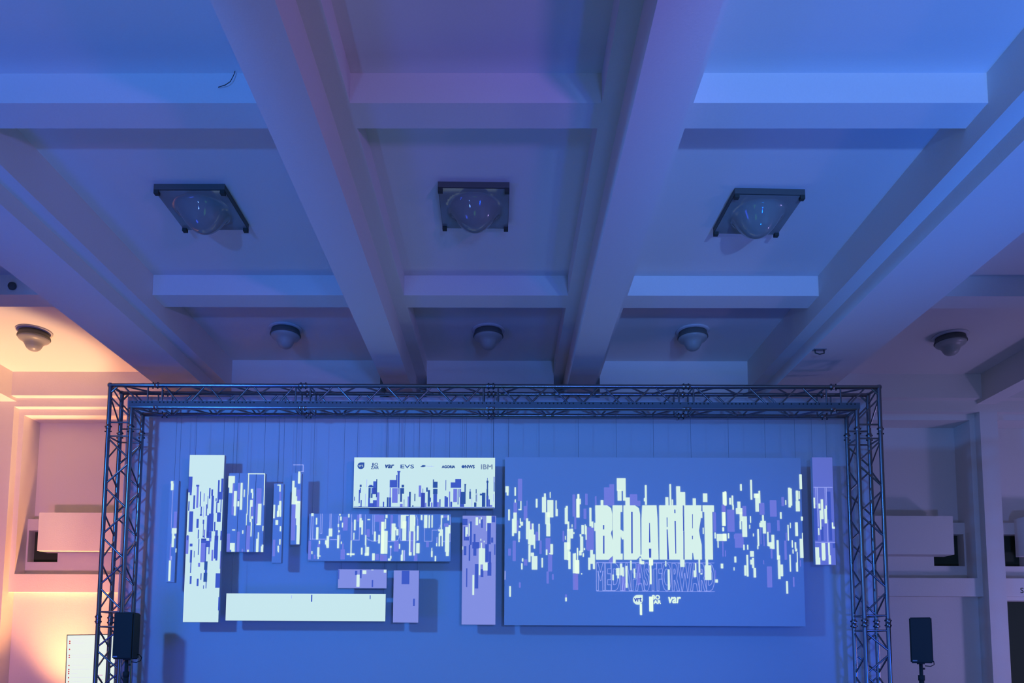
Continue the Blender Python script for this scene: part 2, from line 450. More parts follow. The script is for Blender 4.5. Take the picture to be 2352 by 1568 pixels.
def corner(side):
    """corner block: outer chords meet at the outer top, inner chords at the inner corner"""
    sec = bpy.data.objects.new('truss_corner', None); col.objects.link(sec); sec.parent = tr
    xo = XL if side < 0 else XR
    s = -side
    L = 0.528
    for y in (YF, YB):
        rod('chord', (xo - s * 0.024, y, ZT), (xo + s * L, y, ZT), 0.0245, sec, cyl8)
        rod('chord', (xo, y, ZT + 0.024), (xo, y, ZT - L), 0.0245, sec, cyl8)
        rod('chord', (xo + s * (S - 0.024), y, ZT - S), (xo + s * L, y, ZT - S), 0.0245, sec, cyl8)
        rod('chord', (xo + s * S, y, ZT - S + 0.024), (xo + s * S, y, ZT - L), 0.0245, sec, cyl8)
        rod('brace', (xo, y, ZT - 0.10), (xo + s * 0.10, y, ZT), 0.0105, sec)
        rod('brace', (xo + s * 0.15, y, ZT), (xo + s * 0.40, y, ZT - S), 0.0105, sec)
        rod('brace', (xo, y, ZT - 0.13), (xo + s * S, y, ZT - 0.40), 0.0105, sec)
        rod('brace', (xo + s * 0.445, y, ZT), (xo + s * 0.445, y, ZT - S), 0.0105, sec)
        rod('brace', (xo, y, ZT - 0.445), (xo + s * S, y, ZT - 0.445), 0.0105, sec)
    for p, q in (((xo, ZT - 0.12), (xo, ZT - 0.42)), ((xo + s * 0.12, ZT), (xo + s * 0.42, ZT)),
                 ((xo + s * S, ZT - S), (xo + s * S, ZT - 0.44)), ((xo + s * S, ZT - S), (xo + s * 0.5, ZT - S)), ((xo, ZT), (xo, ZT - 0.12))):
        rod('brace', (p[0], YF, p[1]), (q[0], YB, q[1]), 0.0105, sec)
    for x_, z_ in ((xo, ZT), (xo + s * S, ZT - S)):
        rod('brace', (x_, YF, z_), (x_, YB, z_), 0.0165, sec)
corner(-1); corner(1)
for fx in (XL + S / 2, XR - S / 2):
    MB().box(fx - 0.25 - OX, fx + 0.25 - OX, -0.25, 0.25, 0, 0.03).build('base_plate', M['alu_dull'], tr)
# bolts and clips at the joints
bolt = MB().lathe([(0.009, -0.038), (0.009, -0.030), (0.004, -0.030), (0.004, 0.030), (0.009, 0.030), (0.009, 0.038)], 8).mesh('bolt_shape', M['dark'], True)
for j in JT:
    for z in (ZT, ZT - S):
        for y in (YF, YB):
            for dx in (-0.028, 0.028):
                o = link('bolt', bolt, tr, (j + dx - OX, y - OY, z))
for fx in (XL, XL + S, XR - S, XR):
    for jz in (ZT - 0.525, 1.965):
        for y in (YF, YB):
            for dz in (-0.028, 0.028):
                o = link('bolt', bolt, tr, (fx - OX, y - OY, jz + dz), (0, PI / 2, 0))
# perforated strip along the lower front chord
st = MB().box(XL + 0.235 - OX, XR - 0.235 - OX, -0.155, -0.15, ZT - S + 0.0, ZT - S + 0.072).build('perforated_strip', M['strip'], tr)
m = MB(); random.seed(4); x = XL + 0.28
while x < XR - 0.28:
    if random.random() < 0.86:
        m.lathe([(0.0, 0), (0.009, 0), (0.009, 0.004)], 8)
        for k in range(-24, 0):
            vx, vy, vz = m.v[k]; m.v[k] = (vx + x - OX, -0.1555 - vz * 0.5, vy + ZT - S + 0.054)
    x += 0.046
tag(m.build('eyelets', M['black'], st), kind='stuff')

# ---------------------------------------------------------------- backdrop
bd = MB().box(XL + 0.0, XR + 0.04, 8.905, 8.915, 0.0, ZT + 0.01).build('backdrop', M['cloth'])
tag(bd, 'blue-lit stretched backdrop cloth filling the truss portal', 'backdrop')

# ---------------------------------------------------------------- hanging screens
ART = {}
ART['P12'] = {
 'w': '-3,3478,34,3550 11,3441,32,3478 102,3438,119,3539 105,3358,118,3394 149,3269,185,3281 172,3269,184,3376 30,3147,49,3275 91,2997,129,3239 75,2963,98,3165 173,3085,202,3129 156,3063,179,3084 166,3108,177,3171 148,2929,169,3020 150,2892,163,2929 192,2663,207,2700 183,2571,199,2643 46,2254,64,2375 352,3300,372,3403 239,2925,262,3171 262,2867,285,3137 305,3035,326,3110 280,2859,330,3040 328,2815,345,2980 267,2659,291,2859 295,2726,331,2767 306,2570,370,2726 384,2912,397,3106 419,2595,435,2706 425,3243,471,3424 448,3424,469,3467 515,3414,525,3483 487,3185,556,3388 463,3103,515,3243 475,2962,520,3109 469,2743,488,2806 521,2747,552,2870 507,2751,523,2764 583,3198,596,3385 596,3199,608,3282 691,3106,725,3299 703,3294,726,3320 722,3026,741,3136 717,2809,755,3047 684,2687,717,2890 717,2682,746,2890 731,2578,756,2781 756,2937,786,3052 770,3068,780,3102 790,2990,802,3011 693,2921,702,2965 693,2203,711,2247 783,2529,817,2760 830,2682,843,2826 816,2526,855,2682 826,3184,857,3405 841,3405,858,3460 828,3341,877,3405 827,3184,863,3341 838,3405,861,3460 978,3081,1001,3300 1001,3064,1023,3137 884,2989,912,3095 922,2985,934,3102 932,2922,946,3084 863,2960,884,2987 869,2776,903,2960 856,2739,885,2792 831,2739,844,2826 804,2529,817,2765 816,2526,856,2682 897,2722,912,2764 910,2801,925,2824 961,2571,986,2712 985,2641,1016,2803 1015,2579,1039,2751 878,2516,890,2529 1034,3027,1048,3122 1110,3327,1141,3390 1301,3502,1403,3652 1308,3385,1354,3512 1373,3386,1403,3502 1399,3328,1450,3422 1628,3336,1649,3571 1615,3378,1629,3416 1248,2648,1279,2694 1284,2508,1324,2591 1296,2472,1316,2523 1329,2508,1354,2643 1354,2495,1373,2601 1240,2450,1256,2516 1392,2363,1415,2617 1448,2569,1464,2680 1488,2478,1504,2586 1555,2644,1580,2711 1567,2638,1610,2675 1666,2629,1713,2717 1676,2406,1691,2629 1553,2053,1575,2174 1662,2094,1707,2262 1866,3330,1900,3428 1915,3330,1934,3583 1939,3330,1955,3400 1994,3330,2040,3557 2039,3330,2097,3488 2185,3326,2221,3415 2305,3373,2355,3474 2535,3343,2580,3490 2547,3332,2577,3343 2522,3091,2561,3255 2523,3028,2542,3075 2455,2914,2570,2996 2431,2943,2445,3014 2464,2835,2476,2914 2496,2594,2524,2648 2428,2428,2459,2465 2027,2609,2077,2698 2239,2543,2257,2699 2322,2628,2350,2699 2311,2459,2385,2628 2180,2491,2211,2569 2197,2569,2213,2652 1881,2340,1903,2578 1854,2614,1866,2678 1667,2624,1708,2717 1673,2406,1692,2629 2259,2522,2280,2535 2272,3184,2293,3263 2295,2996,2306,3069 2536,3348,2579,3485 2556,3331,2577,3500 2740,3509,2760,3586 2859,3402,2880,3638 2610,3344,2632,3422 2639,3333,2657,3450 2645,3283,2662,3338 2704,3301,2739,3378 2686,3233,2760,3302 2728,3149,2759,3254 2725,3053,2744,3149 2754,2963,2810,3204 2899,3423,2955,3474 2914,3262,2953,3474 2953,3360,2973,3508 2847,3129,2859,3207 2836,3061,2847,3106 2928,2858,2947,3056 2923,2820,2936,2863 2988,3150,3008,3220 2968,3077,3029,3152 2994,3004,3029,3077 2955,3081,2971,3129 3041,2858,3058,3022 3090,2823,3123,2989 3070,2827,3097,2902 3056,2852,3072,2900 3149,2697,3172,2927 3154,2697,3184,2749 3157,2473,3184,2692 3186,2506,3214,2641 3246,2304,3266,2448 3293,2560,3307,2757 3324,2840,3336,2926 3330,2770,3342,2818 3358,2828,3375,2903 3361,2797,3384,2828 3379,2662,3389,2787 3367,2561,3388,2666 3417,2720,3456,2943 3446,2943,3456,3013 3369,2976,3400,3135 3280,2922,3293,3107 3310,3068,3319,3131 3197,3178,3216,3256 3299,3313,3327,3545 3323,3334,3342,3535 3388,3391,3415,3511 3421,3412,3434,3507 3384,3267,3430,3388 3435,3530,3463,3705 3440,3157,3462,3204 2531,3091,2562,3255 2528,3029,2543,3071 2526,2914,2570,3000 2586,2945,2601,3005 2655,2664,2677,2732 2644,2570,2654,2607 2767,2512,2791,2630 2795,2500,2815,2753 2839,2732,2882,2797 2839,2641,2859,2696 2859,2600,2882,2717 2873,2490,2902,2600 2761,2809,2777,2871 2806,2815,2820,2870 2877,2970,2888,3003 3263,3342,3274,3398',
 'l': '-9,2452,1,2554',
 'v': '142,3376,192,3640 92,3239,134,3360 210,3150,253,3318 129,3013,150,3149 83,2669,120,2908 31,2731,63,2814 349,2909,382,3014 395,2753,421,2910 467,2764,523,2941 494,2548,543,2747 477,2409,504,2548 541,2453,560,2520 215,2617,254,2690 782,2335,842,2526 781,3194,814,3457 801,3047,824,3194 664,2900,684,3026 157,2358,179,2420 285,3040,305,3110 243,3318,255,3381 692,2247,712,2283 1150,3327,1269,3543 1213,3538,1270,3580 1449,3328,1539,3462 1538,3323,1575,3386 929,3331,958,3466 910,3168,943,3289 1044,3332,1062,3437 950,2792,1028,3069 803,2335,843,2526 1343,2322,1395,2487 1524,2395,1565,2644 1201,2658,1248,2720 935,2808,960,2985 2520,3253,2567,3343 2421,3022,2452,3253 2518,2731,2533,2914 2430,2465,2438,2575 2547,2731,2560,2804 2582,3023,2667,3285 2666,2836,2768,3003 2762,3207,2807,3328 2961,3224,3019,3365 3082,3203,3160,3397 3028,2376,3086,2619 3045,3015,3086,3130 3237,2698,3264,2921 3078,2713,3099,2827 3161,3036,3190,3161 3325,2383,3344,2496 2533,3259,2564,3343 2965,2879,2975,3077 2998,2858,3010,3004 3258,2921,3271,3015 2656,2940,2667,2992 2989,2645,2999,2691 3412,2621,3424,2693 3218,3330,3249,3435',
}
ART['P2'] = {
 'b': '-3732,3537,-3688,3653 -3732,3464,-3689,3537 -3713,3431,-3691,3464 -3642,3534,-3605,3556 -3591,3296,-3579,3475 -3668,3266,-3647,3430 -3486,3392,-3470,3517 -3460,3425,-3439,3502 -3455,3214,-3426,3425 -3385,3340,-3365,3613 -3347,3472,-3321,3631 -3368,3380,-3323,3472 -3406,3359,-3394,3396 -3501,3273,-3494,3422 -3515,3187,-3502,3323 -3577,3200,-3563,3296 -3585,3187,-3559,3204 -3709,2996,-3662,3239 -3620,3042,-3594,3151 -3547,3089,-3530,3141 -3540,2931,-3532,3089 -3498,2944,-3471,3194 -3477,3004,-3422,3214 -3396,3221,-3383,3356 -3382,3116,-3337,3228 -3413,3004,-3397,3115 -3497,2925,-3439,3003 -3396,2900,-3365,3017 -3599,2918,-3586,3023 -3554,2900,-3499,2918 -3726,2899,-3708,2956 -3334,2900,-3318,3011 -3725,3246,-3710,3358 -3346,3234,-3335,3380 -3688,2824,-3656,2858 -3680,2635,-3656,2783 -3672,2512,-3660,2635 -3671,2384,-3650,2479 -3635,2696,-3627,2773 -3589,2726,-3578,2910 -3557,2864,-3497,2917 -3505,2650,-3491,2850 -3499,2513,-3472,2549 -3483,2333,-3473,2410 -3511,2330,-3502,2370 -3547,2433,-3536,2509 -3589,2359,-3567,2446 -3371,2341,-3318,2510 -3329,2078,-3312,2235 -3401,2683,-3357,2952 -3382,2660,-3359,2683 -3502,2817,-3449,2891 -3466,2733,-3454,2817 -3335,2905,-3324,2952 -3542,2931,-3526,2951',
 'v': '-3632,3283,-3609,3534 -3528,2924,-3514,3023 -3548,3356,-3538,3455 -3734,2736,-3702,2950 -3582,2586,-3558,2633 -3558,2639,-3498,2864 -3465,2884,-3438,2951 -3430,2657,-3409,2787 -3328,2564,-3320,2771',
 'l': '-3545,3168,-3536,3299',
 'd': '-3509,2549,-3471,2650 -3512,2410,-3469,2516',
}
ART['P3'] = {
 'w': '-3263,3578,-3188,3662 -3263,3524,-3210,3578 -3248,3461,-3211,3524 -3192,3300,-3158,3483 -3185,3191,-3163,3300 -3116,3400,-3094,3580 -3117,3261,-3092,3400 -3147,3299,-3126,3362 -3076,3412,-3065,3501 -3198,3015,-3162,3026 -3216,2788,-3161,2865 -3198,2763,-3159,2788 -3078,2976,-3066,3017 -3014,2762,-2994,2789 -2995,3463,-2969,3508 -2978,3395,-2965,3463 -2998,3296,-2967,3376 -2999,3143,-2989,3296 -2996,3115,-2974,3151 -2980,3154,-2958,3183 -2981,2945,-2969,3115 -2904,3080,-2864,3332 -2916,3080,-2888,3096 -2911,2760,-2883,2917 -2895,2915,-2883,2994 -2853,2760,-2825,2829 -2844,2829,-2825,2848 -2843,3010,-2831,3069 -3035,3685,-2834,3694 -3031,3436,-3022,3694 -3033,3198,-3025,3436 -3038,3076,-3030,3214 -2841,3516,-2831,3685 -2840,3314,-2830,3516',
 'v': '-3214,3198,-3192,3562 -3147,3380,-3124,3580 -2927,3333,-2868,3516 -2931,3096,-2908,3333 -3030,2762,-2987,3072 -3255,2764,-3220,2976 -3138,2765,-3107,3001 -2979,3159,-2957,3388 -3079,2764,-3061,2797',
}
ART['P4'] = {
 'w': '-2722,3160,-2703,3320 -2684,3550,-2646,3560 -2659,3477,-2645,3560 -2656,3263,-2632,3367 -2670,3184,-2651,3314 -2679,3177,-2657,3247 -2646,3179,-2630,3263 -2692,3084,-2662,3138 -2640,3007,-2625,3066 -2641,2849,-2627,2912 -2659,2775,-2643,2837 -2654,2759,-2643,2775',
 'v': '-2657,3366,-2640,3477 -2716,2712,-2688,2908',
}
ART['P5'] = {
 'w': '-2510,3327,-2483,3606 -2484,3327,-2462,3527 -2462,3327,-2447,3422 -2443,3575,-2416,3718 -2467,3343,-2409,3367 -2461,3161,-2408,3359 -2451,3082,-2407,3161 -2441,2856,-2405,3082',
 'v': '-2507,2901,-2460,3327 -2454,3367,-2413,3502',
}
ART['spill'] = {
 'l': '-2506,3795,-2384,3803 -2391,3717,-2383,3795 -2414,3717,-2378,3723 -2612,3493,-2604,3573 -2631,3491,-2603,3499 -2609,3074,-2601,3145',
 'w': '-2404,3288,-2390,3363',
}
ART['P6'] = {
 'd': '-1715,3537,-1693,3564 -1613,3533,-1555,3549 -1611,3406,-1585,3527 -1522,3415,-1510,3630 -1580,3406,-1562,3460 -1393,3300,-1372,3414 -1223,3533,-1194,3565 -1240,3457,-1193,3524 -1238,3361,-1216,3457 -1135,3301,-1113,3480 -1071,3370,-1059,3457 -1094,3301,-1081,3321 -934,3482,-915,3534 -914,3306,-888,3502 -856,3529,-843,3630 -843,3529,-801,3603 -853,3454,-801,3518 -529,3339,-470,3482 -487,3562,-464,3576 -485,3482,-469,3562 -428,3399,-408,3486 -352,3462,-342,3516 -351,3366,-342,3453 -370,3304,-343,3358 -303,3441,-279,3462 -279,3304,-239,3474 -227,3590,-204,3617 -223,3518,-208,3590 -226,3438,-207,3518',
 'b': '-1713,3466,-1700,3528 -1724,3343,-1711,3502 -1701,3303,-1688,3381 -1724,3299,-1687,3308 -1778,3372,-1769,3421 -1604,3549,-1565,3562 -1557,3451,-1520,3605 -1576,3451,-1519,3527 -1556,3299,-1512,3380 -1613,3299,-1591,3406 -1591,3299,-1547,3344 -1439,3300,-1424,3362 -1367,3300,-1343,3414 -1363,3532,-1287,3622 -1289,3532,-1275,3680 -1277,3714,-1240,3729 -1272,3528,-1248,3714 -1259,3452,-1248,3528 -1195,3301,-1188,3390 -991,3302,-952,3429 -975,3426,-968,3520 -982,3429,-953,3471 -1781,3295,-951,3302 -888,3364,-876,3413 -994,3302,-946,3471 -849,3302,-805,3454 -778,3302,-763,3394 -708,3499,-700,3623 -717,3303,-695,3431 -695,3303,-676,3418 -649,3303,-627,3365 -647,3530,-592,3595 -594,3530,-524,3635 -564,3332,-553,3517 -537,3303,-487,3419 -422,3486,-413,3518 -220,3617,-214,3652 -228,3305,-202,3438 -201,3305,-186,3394 -143,3487,-131,3599 -1002,3293,-129,3301',
 'l': '-1635,3535,-1629,3627 -1648,3308,-1642,3455 -399,3304,-393,3415 -337,3366,-330,3464 -145,3367,-138,3456',
 'v': '-1513,3300,-1482,3473 -1333,3349,-1267,3523 -1361,3416,-1349,3527 -1239,3301,-1207,3338 -1150,3301,-1134,3426 -1021,3422,-993,3558 -875,3302,-857,3355 -945,3302,-928,3351 -805,3302,-783,3360 -665,3303,-652,3486 -615,3361,-571,3519 -545,3419,-523,3519 -186,3305,-157,3327 -144,3599,-132,3664',
}
ART['P7'] = {
 'w': '-2276,3188,-2248,3222 -2219,3089,-2204,3168 -2213,2911,-2187,3056 -2065,2950,-2025,3042 -2088,2814,-2060,2954 -2105,2854,-2082,2903 -2092,2833,-2077,2854 -1964,2810,-1942,2963 -1954,2999,-1938,3021 -1948,3198,-1931,3215 -1937,3138,-1918,3183 -1913,3056,-1900,3111 -1842,3174,-1827,3216 -1772,3022,-1752,3147 -1776,2913,-1765,2994 -1709,3058,-1684,3167 -1685,2973,-1667,3139 -1616,3143,-1585,3156 -1639,2848,-1625,2965 -1633,2756,-1623,2848 -1639,2723,-1592,2756 -1620,2735,-1591,2826 -1683,2737,-1666,2818 -1552,2670,-1522,2752 -1536,2893,-1515,3008 -1485,2869,-1465,2969 -1849,2732,-1819,2751 -1812,2731,-1758,2751 -1806,2713,-1794,2904 -2193,2712,-2170,2820 -2187,2683,-2176,2712 -2171,2712,-2154,2724 -2179,2860,-2164,2898 -2262,2741,-2250,2775 -1962,3061,-1947,3095 -1921,2861,-1910,2889 -1454,2748,-1429,3123 -1448,2748,-1416,3123 -1452,2748,-1377,3017 -1411,3042,-1398,3157 -1404,3168,-1382,3207 -1332,2902,-1287,3104 -1296,3026,-1275,3060 -1276,2964,-1251,3038 -1226,3047,-1166,3205 -1205,2903,-1160,3133 -1170,3197,-1134,3205 -1120,3014,-1059,3206 -1067,3078,-1056,3184 -1074,2729,-1055,3014 -1125,2729,-1108,3013 -1123,2729,-1093,2767 -1036,2907,-1015,3076 -1040,2756,-1001,2873 -992,3146,-973,3206 -953,3053,-915,3205 -900,3053,-886,3204 -866,3057,-852,3204 -757,3173,-730,3204 -756,3032,-744,3173 -785,3015,-732,3036 -768,2962,-732,3015 -780,2838,-763,2994 -744,2839,-731,2964 -808,2838,-796,2874 -679,3143,-664,3204 -704,2773,-657,3066 -665,2990,-644,3088 -693,2724,-660,2773 -823,2662,-807,2724 -866,2713,-848,2781 -862,2781,-853,2819 -1347,2817,-1328,2842 -1343,2692,-1327,2722 -1367,2668,-1336,2692 -1242,2807,-1229,2864 -1208,2667,-1193,2790 -1218,2667,-1206,2737',
 'l': '-1713,3167,-1688,3212 -2278,2911,-2273,3188 -2255,2911,-2250,3188 -2283,2912,-2267,2917 -2256,2913,-2091,2918 -2169,2984,-2165,3219 -2148,2984,-2143,3219 -2165,2979,-2144,2984 -2058,3044,-2053,3219 -2043,3044,-2038,3219 -2047,2910,-1965,2915 -1956,2967,-1951,3189 -1933,2912,-1928,2972 -1805,2909,-1800,3211 -1797,2909,-1793,3117 -1791,2905,-1703,2910 -1710,2909,-1705,3058 -1642,2964,-1638,3208 -1555,2973,-1550,3208 -1534,3012,-1530,3208 -1619,2920,-1602,2926 -1608,2907,-1585,2914 -1585,2900,-1563,2905 -1568,2894,-1500,2899 -1500,2902,-1479,2907 -803,2874,-796,2947 -1342,2719,-1333,2817 -1185,2667,-1171,2790 -1373,2892,-1293,2896 -1293,2897,-1268,2901 -1268,2901,-1251,2911 -1248,2915,-1243,2941 -1241,2936,-1236,3205 -1255,3064,-1251,3205 -1225,2898,-1221,3047 -1220,2899,-1024,2904 -1136,2903,-1132,3184 -1045,3184,-1039,3202 -1037,3150,-1032,3184 -1029,3076,-1024,3159 -949,2895,-944,3052 -946,2895,-855,2899 -859,2895,-854,3027 -857,3026,-794,3030 -794,3036,-779,3042 -779,3047,-769,3057 -765,3058,-760,3092 -648,2896,-644,3186 -733,2894,-642,2899',
 'v': '-1901,3019,-1846,3181 -1922,2679,-1872,2798 -1904,2798,-1887,2866 -2299,2677,-2269,2898 -1513,2672,-1475,2744 -1463,2672,-1424,2740 -1531,3123,-1480,3208 -1738,3126,-1711,3207 -1624,2943,-1586,3037 -2191,2818,-2165,2864 -2234,2686,-2212,2733 -1478,3012,-1453,3123 -1108,2767,-1078,3005 -1301,2775,-1246,2898 -1484,3123,-1421,3204 -1458,2664,-1378,2736 -718,3071,-668,3109 -926,2827,-893,2891 -1347,2974,-1318,3205 -1065,2666,-1025,2746 -724,3177,-682,3203',
}
ART['P8'] = {
 'w': '-1728,2360,-1692,2501 -1660,2511,-1617,2553 -1413,2526,-1384,2560 -1559,2555,-1533,2560',
 'b': '-1942,2448,-1931,2559 -1748,2496,-1722,2546 -1692,2461,-1671,2558 -1551,2358,-1535,2441',
}
ART['P9'] = {
 'b': '-1204,2393,-1115,2550 -1068,2141,-1047,2225',
}
ART['P11'] = {
 'b': '-1571,2217,-1561,2262 -2252,2184,-2237,2266',
 'l': '-2482,2220,-2476,2257',
}
ART['P10'] = {
 'w': '-225,3115,-166,3200 -224,3020,-216,3115 -350,3089,-322,3182 -310,3110,-295,3156 -290,3156,-280,3184 -469,2981,-440,3066 -469,2953,-453,2981 -430,2962,-418,3107 -294,2904,-283,2928 -254,2887,-244,2904 -288,2813,-274,2881 -310,2628,-261,2818 -309,2502,-291,2628 -259,2557,-237,2815 -236,2557,-207,2650 -382,2272,-361,2503 -503,2800,-495,2838',
 'b': '-213,2866,-172,3117 -237,2658,-195,2866 -194,2641,-167,2779 -209,2497,-163,2650 -355,2347,-314,2632 -289,2479,-255,2572 -388,2813,-307,2891 -375,2729,-339,2813 -486,2735,-456,2843 -428,2671,-410,2856 -456,2364,-442,2582 -488,2908,-469,3072 -418,2856,-394,3133 -163,3122,-122,3195 -505,3090,-446,3164 -131,2741,-118,2866 -287,3056,-266,3160 -372,2891,-350,2986 -468,2908,-427,2951 -168,2883,-144,2944',
}
ART['P13'] = {
 'w': '3590,3303,3609,3428 3675,3279,3702,3409 3647,3300,3669,3359 3658,3176,3703,3279 3659,3053,3673,3176 3634,2988,3648,3070 3713,3127,3743,3295 3731,3292,3746,3336 3795,3067,3812,3136 3805,3064,3829,3088 3594,2725,3637,2844 3594,2644,3647,2725 3668,2708,3710,2894 3670,2691,3705,2708 3743,2752,3762,2898 3745,2647,3771,2752',
 'l': '3596,3549,3819,3556 3598,2901,3828,2908 3617,3348,3622,3547 3635,3088,3642,3547 3726,3296,3731,3547 3742,3336,3748,3547 3741,2911,3748,3127',
 'b': '3747,3175,3792,3501 3592,2923,3627,3303 3666,2924,3696,3088 3761,2924,3795,3175 3798,2838,3827,2890',
}
ART['P1'] = {
 'w': '-3941,3569,-3913,3597 -3937,3490,-3908,3569 -3905,2975,-3848,3038 -3900,2815,-3875,2975 -3922,2418,-3899,2658 -3851,2752,-3840,2800 -3878,2917,-3862,2946',
 'v': '-3889,3038,-3854,3236 -3920,2658,-3904,2854',
 'l': '-3905,2663,-3892,2708 -3916,3038,-3912,3488',
}
LAY = {'v': 0.0010, 'b': 0.0018, 'd': 0.0026, 'l': 0.0034, 'w': 0.0042, 'x': 0.005}
YP, TH = 8.62, 0.055
CODE = 'vbdlwx'
def art_mesh(key, extra=None, y=YP, cx=0, cz=0, parent=None, name='projected_image'):  # projector image laid on as glowing quads, no projector lamp
    m = MB()
    for c, s in ART.get(key, {}).items():
        yy = y - LAY[c]
        for q in s.split():
            a, z0, b, z1 = [int(t) / 1000 for t in q.split(',')]
            m.quad([(a - cx, yy - YP, z0 - cz), (b - cx, yy - YP, z0 - cz), (b - cx, yy - YP, z1 - cz), (a - cx, yy - YP, z1 - cz)], CODE.index(c))
    if extra: extra(m, cx, cz)
    if m.f:
        return tag(m.build(name, [M[c] for c in 'vbdlw'] + [M['b']], parent, recalc=False), kind='stuff')
def put_text(m, cx, cz, body, x0, z0, x1, z1, code, off, shear=0.0, bold=0.0):
    P, fs, bor = text_polys(body, x0 / 1000, z0 / 1000, x1 / 1000, z1 / 1000, shear)
    for f in fs: m.quad([(P[i][0] - cx, -off, P[i][1] - cz) for i in f], CODE.index(code))
    if bold:
        for a, b in bor:
            p, q = Vector(P[a]), Vector(P[b]); d = q - p
            if d.length < 1e-5: continue
            n = Vector((-d.y, d.x)).normalized() * bold
            m.quad([(p.x - n.x - cx, -off, p.y - n.y - cz), (q.x - n.x - cx, -off, q.y - n.y - cz),
                    (q.x + n.x - cx, -off, q.y + n.y - cz), (p.x + n.x - cx, -off, p.y + n.y - cz)], CODE.index(code))
def put_outline(m, cx, cz, body, x0, z0, x1, z1, w=0.005):
    P, fs, bor = text_polys(body, x0, z0, x1, z1, 0.0, 0.035)
    for a, b in bor:
        p, q = Vector(P[a]), Vector(P[b]); d = q - p
        if d.length < 1e-5: continue
        n = Vector((-d.y, d.x)).normalized() * w / 2
        m.quad([(p.x - n.x - cx, -0.0034, p.y - n.y - cz), (q.x - n.x - cx, -0.0034, q.y - n.y - cz),
                (q.x + n.x - cx, -0.0034, q.y + n.y - cz), (p.x + n.x - cx, -0.0034, p.y + n.y - cz)], 3)
def drop(m, cx, cz, x0, z0, x1, z1, code, off):
    xc, zc = (x0 + x1) / 2000, (z0 + z1) / 2000; r = (x1 - x0) / 2000
    pts = [(xc + r * math.cos(a), zc + r * math.sin(a)) for a in [PI / 2 + k * 2 * PI * 0.75 / 24 for k in range(25)]]
    pts.append((xc + r, zc + r))
    m.quad([(x - cx, -off, z - cz) for x, z in pts], CODE.index(code))
LETTERS = {'w': [[(1046,3327), (1186,3328), (1230,3295), (1244,3225), (1243,3045), (1225,3000), (1250,2917), (1248,2738), (1196,2689), (1052,2689)], [(1249,3328), (1361,3328), (1360,3253), (1340,3253), (1338,3043), (1376,3020), (1375,2928), (1357,2927), (1340,2968), (1338,2761), (1361,2761), (1360,2691), (1248,2691)], [(1376,3328), (1510,3329), (1554,3297), (1568,3226), (1568,2739), (1522,2691), (1375,2690)], [(1595,3329), (1761,3330), (1770,3175), (1777,2693), (1591,2692), (1563,2742), (1581,2752), (1585,3168)], [(1792,3330), (2075,3331), (2064,2694), (1789,2693)], [(2085,3331), (2284,3332), (2272,3158), (2250,3036), (2261,2959), (2279,2870), (2279,2695), (2190,2695), (2179,2774), (2167,2774), (2165,2695), (2080,2694)], [(2297,3332), (2430,3332), (2429,3258), (2409,3258), (2407,2696), (2317,2696), (2318,3257), (2299,3257)]],
 'x': [[(1134,3096), (1150,3096), (1149,3044), (1134,3044)], [(1135,2970), (1151,2970), (1150,2761), (1133,2760)], [(1464,3254), (1482,3254), (1478,2765), (1461,2764)], [(1672,3124), (1680,3124), (1685,2893), (1668,2893)], [(1666,2820), (1693,2820), (1691,2714), (1668,2714)], [(1877,3189), (1887,3189), (1886,3076), (1877,3076)], [(1875,3047), (1887,3047), (1899,2694), (1878,2694)], [(1967,3282), (1981,3282), (1981,3238), (1968,3238)], [(1968,3148), (1983,3148), (1982,2764), (1972,2764)], [(2067,3331), (2076,3331), (2074,3202), (2065,3202)], [(2066,3202), (2076,3202), (2075,3029), (2065,3029)], [(2068,3023), (2080,3023), (2076,2694), (2066,2694)], [(2174,3228), (2182,3228), (2179,3061), (2172,3061)], [(2168,2974), (2179,2974), (2177,2931), (2168,2931)], [(1233,3019), (1243,3032), (1250,2917), (1241,2949)]]}
def big_extra(m, cx, cz):
    for c, off in (('w', 0.0044), ('x', 0.0052)):
        for p in LETTERS[c]:
            m.quad([(x / 1000 - cx, -off, z / 1000 - cz) for x, z in p], CODE.index(c))
    put_outline(m, cx, cz, 'MEDIAFASTFORWARD', 1.055, 2.325, 2.422, 2.655, 0.0042)
    for a, b, c, d in ((1.055, 2.321, 2.422, 2.325), (1.055, 2.655, 2.422, 2.659)):
        m.quad([(a - cx, -0.0034, b - cz), (c - cx, -0.0034, b - cz), (c - cx, -0.0034, d - cz), (a - cx, -0.0034, d - cz)], 3)
    drop(m, cx, cz, 1476, 2169, 1588, 2280, 'w', 0.0042)
    put_text(m, cx, cz, 'vrt', 1490, 2204, 1574, 2250, 'x', 0.005, 0.0, 0.0026)
    put_text(m, cx, cz, 'BO', 1700, 2230, 1784, 2279, 'w', 0.0042, 0.0, 0.0028)
    put_text(m, cx, cz, 'AR', 1716, 2180, 1796, 2221, 'w', 0.0042, 0.0, 0.0028)
    put_text(m, cx, cz, 'var', 1885, 2188, 2025, 2258, 'w', 0.0042, 0.15, 0.0035)
    for a, b, c, d in ((1557, 2048, 1579, 2180), (1664, 2090, 1708, 2262)):
        m.quad([(a / 1000 - cx, -0.0042, b / 1000 - cz), (c / 1000 - cx, -0.0042, b / 1000 - cz), (c / 1000 - cx, -0.0042, d / 1000 - cz), (a / 1000 - cx, -0.0042, d / 1000 - cz)], 4)
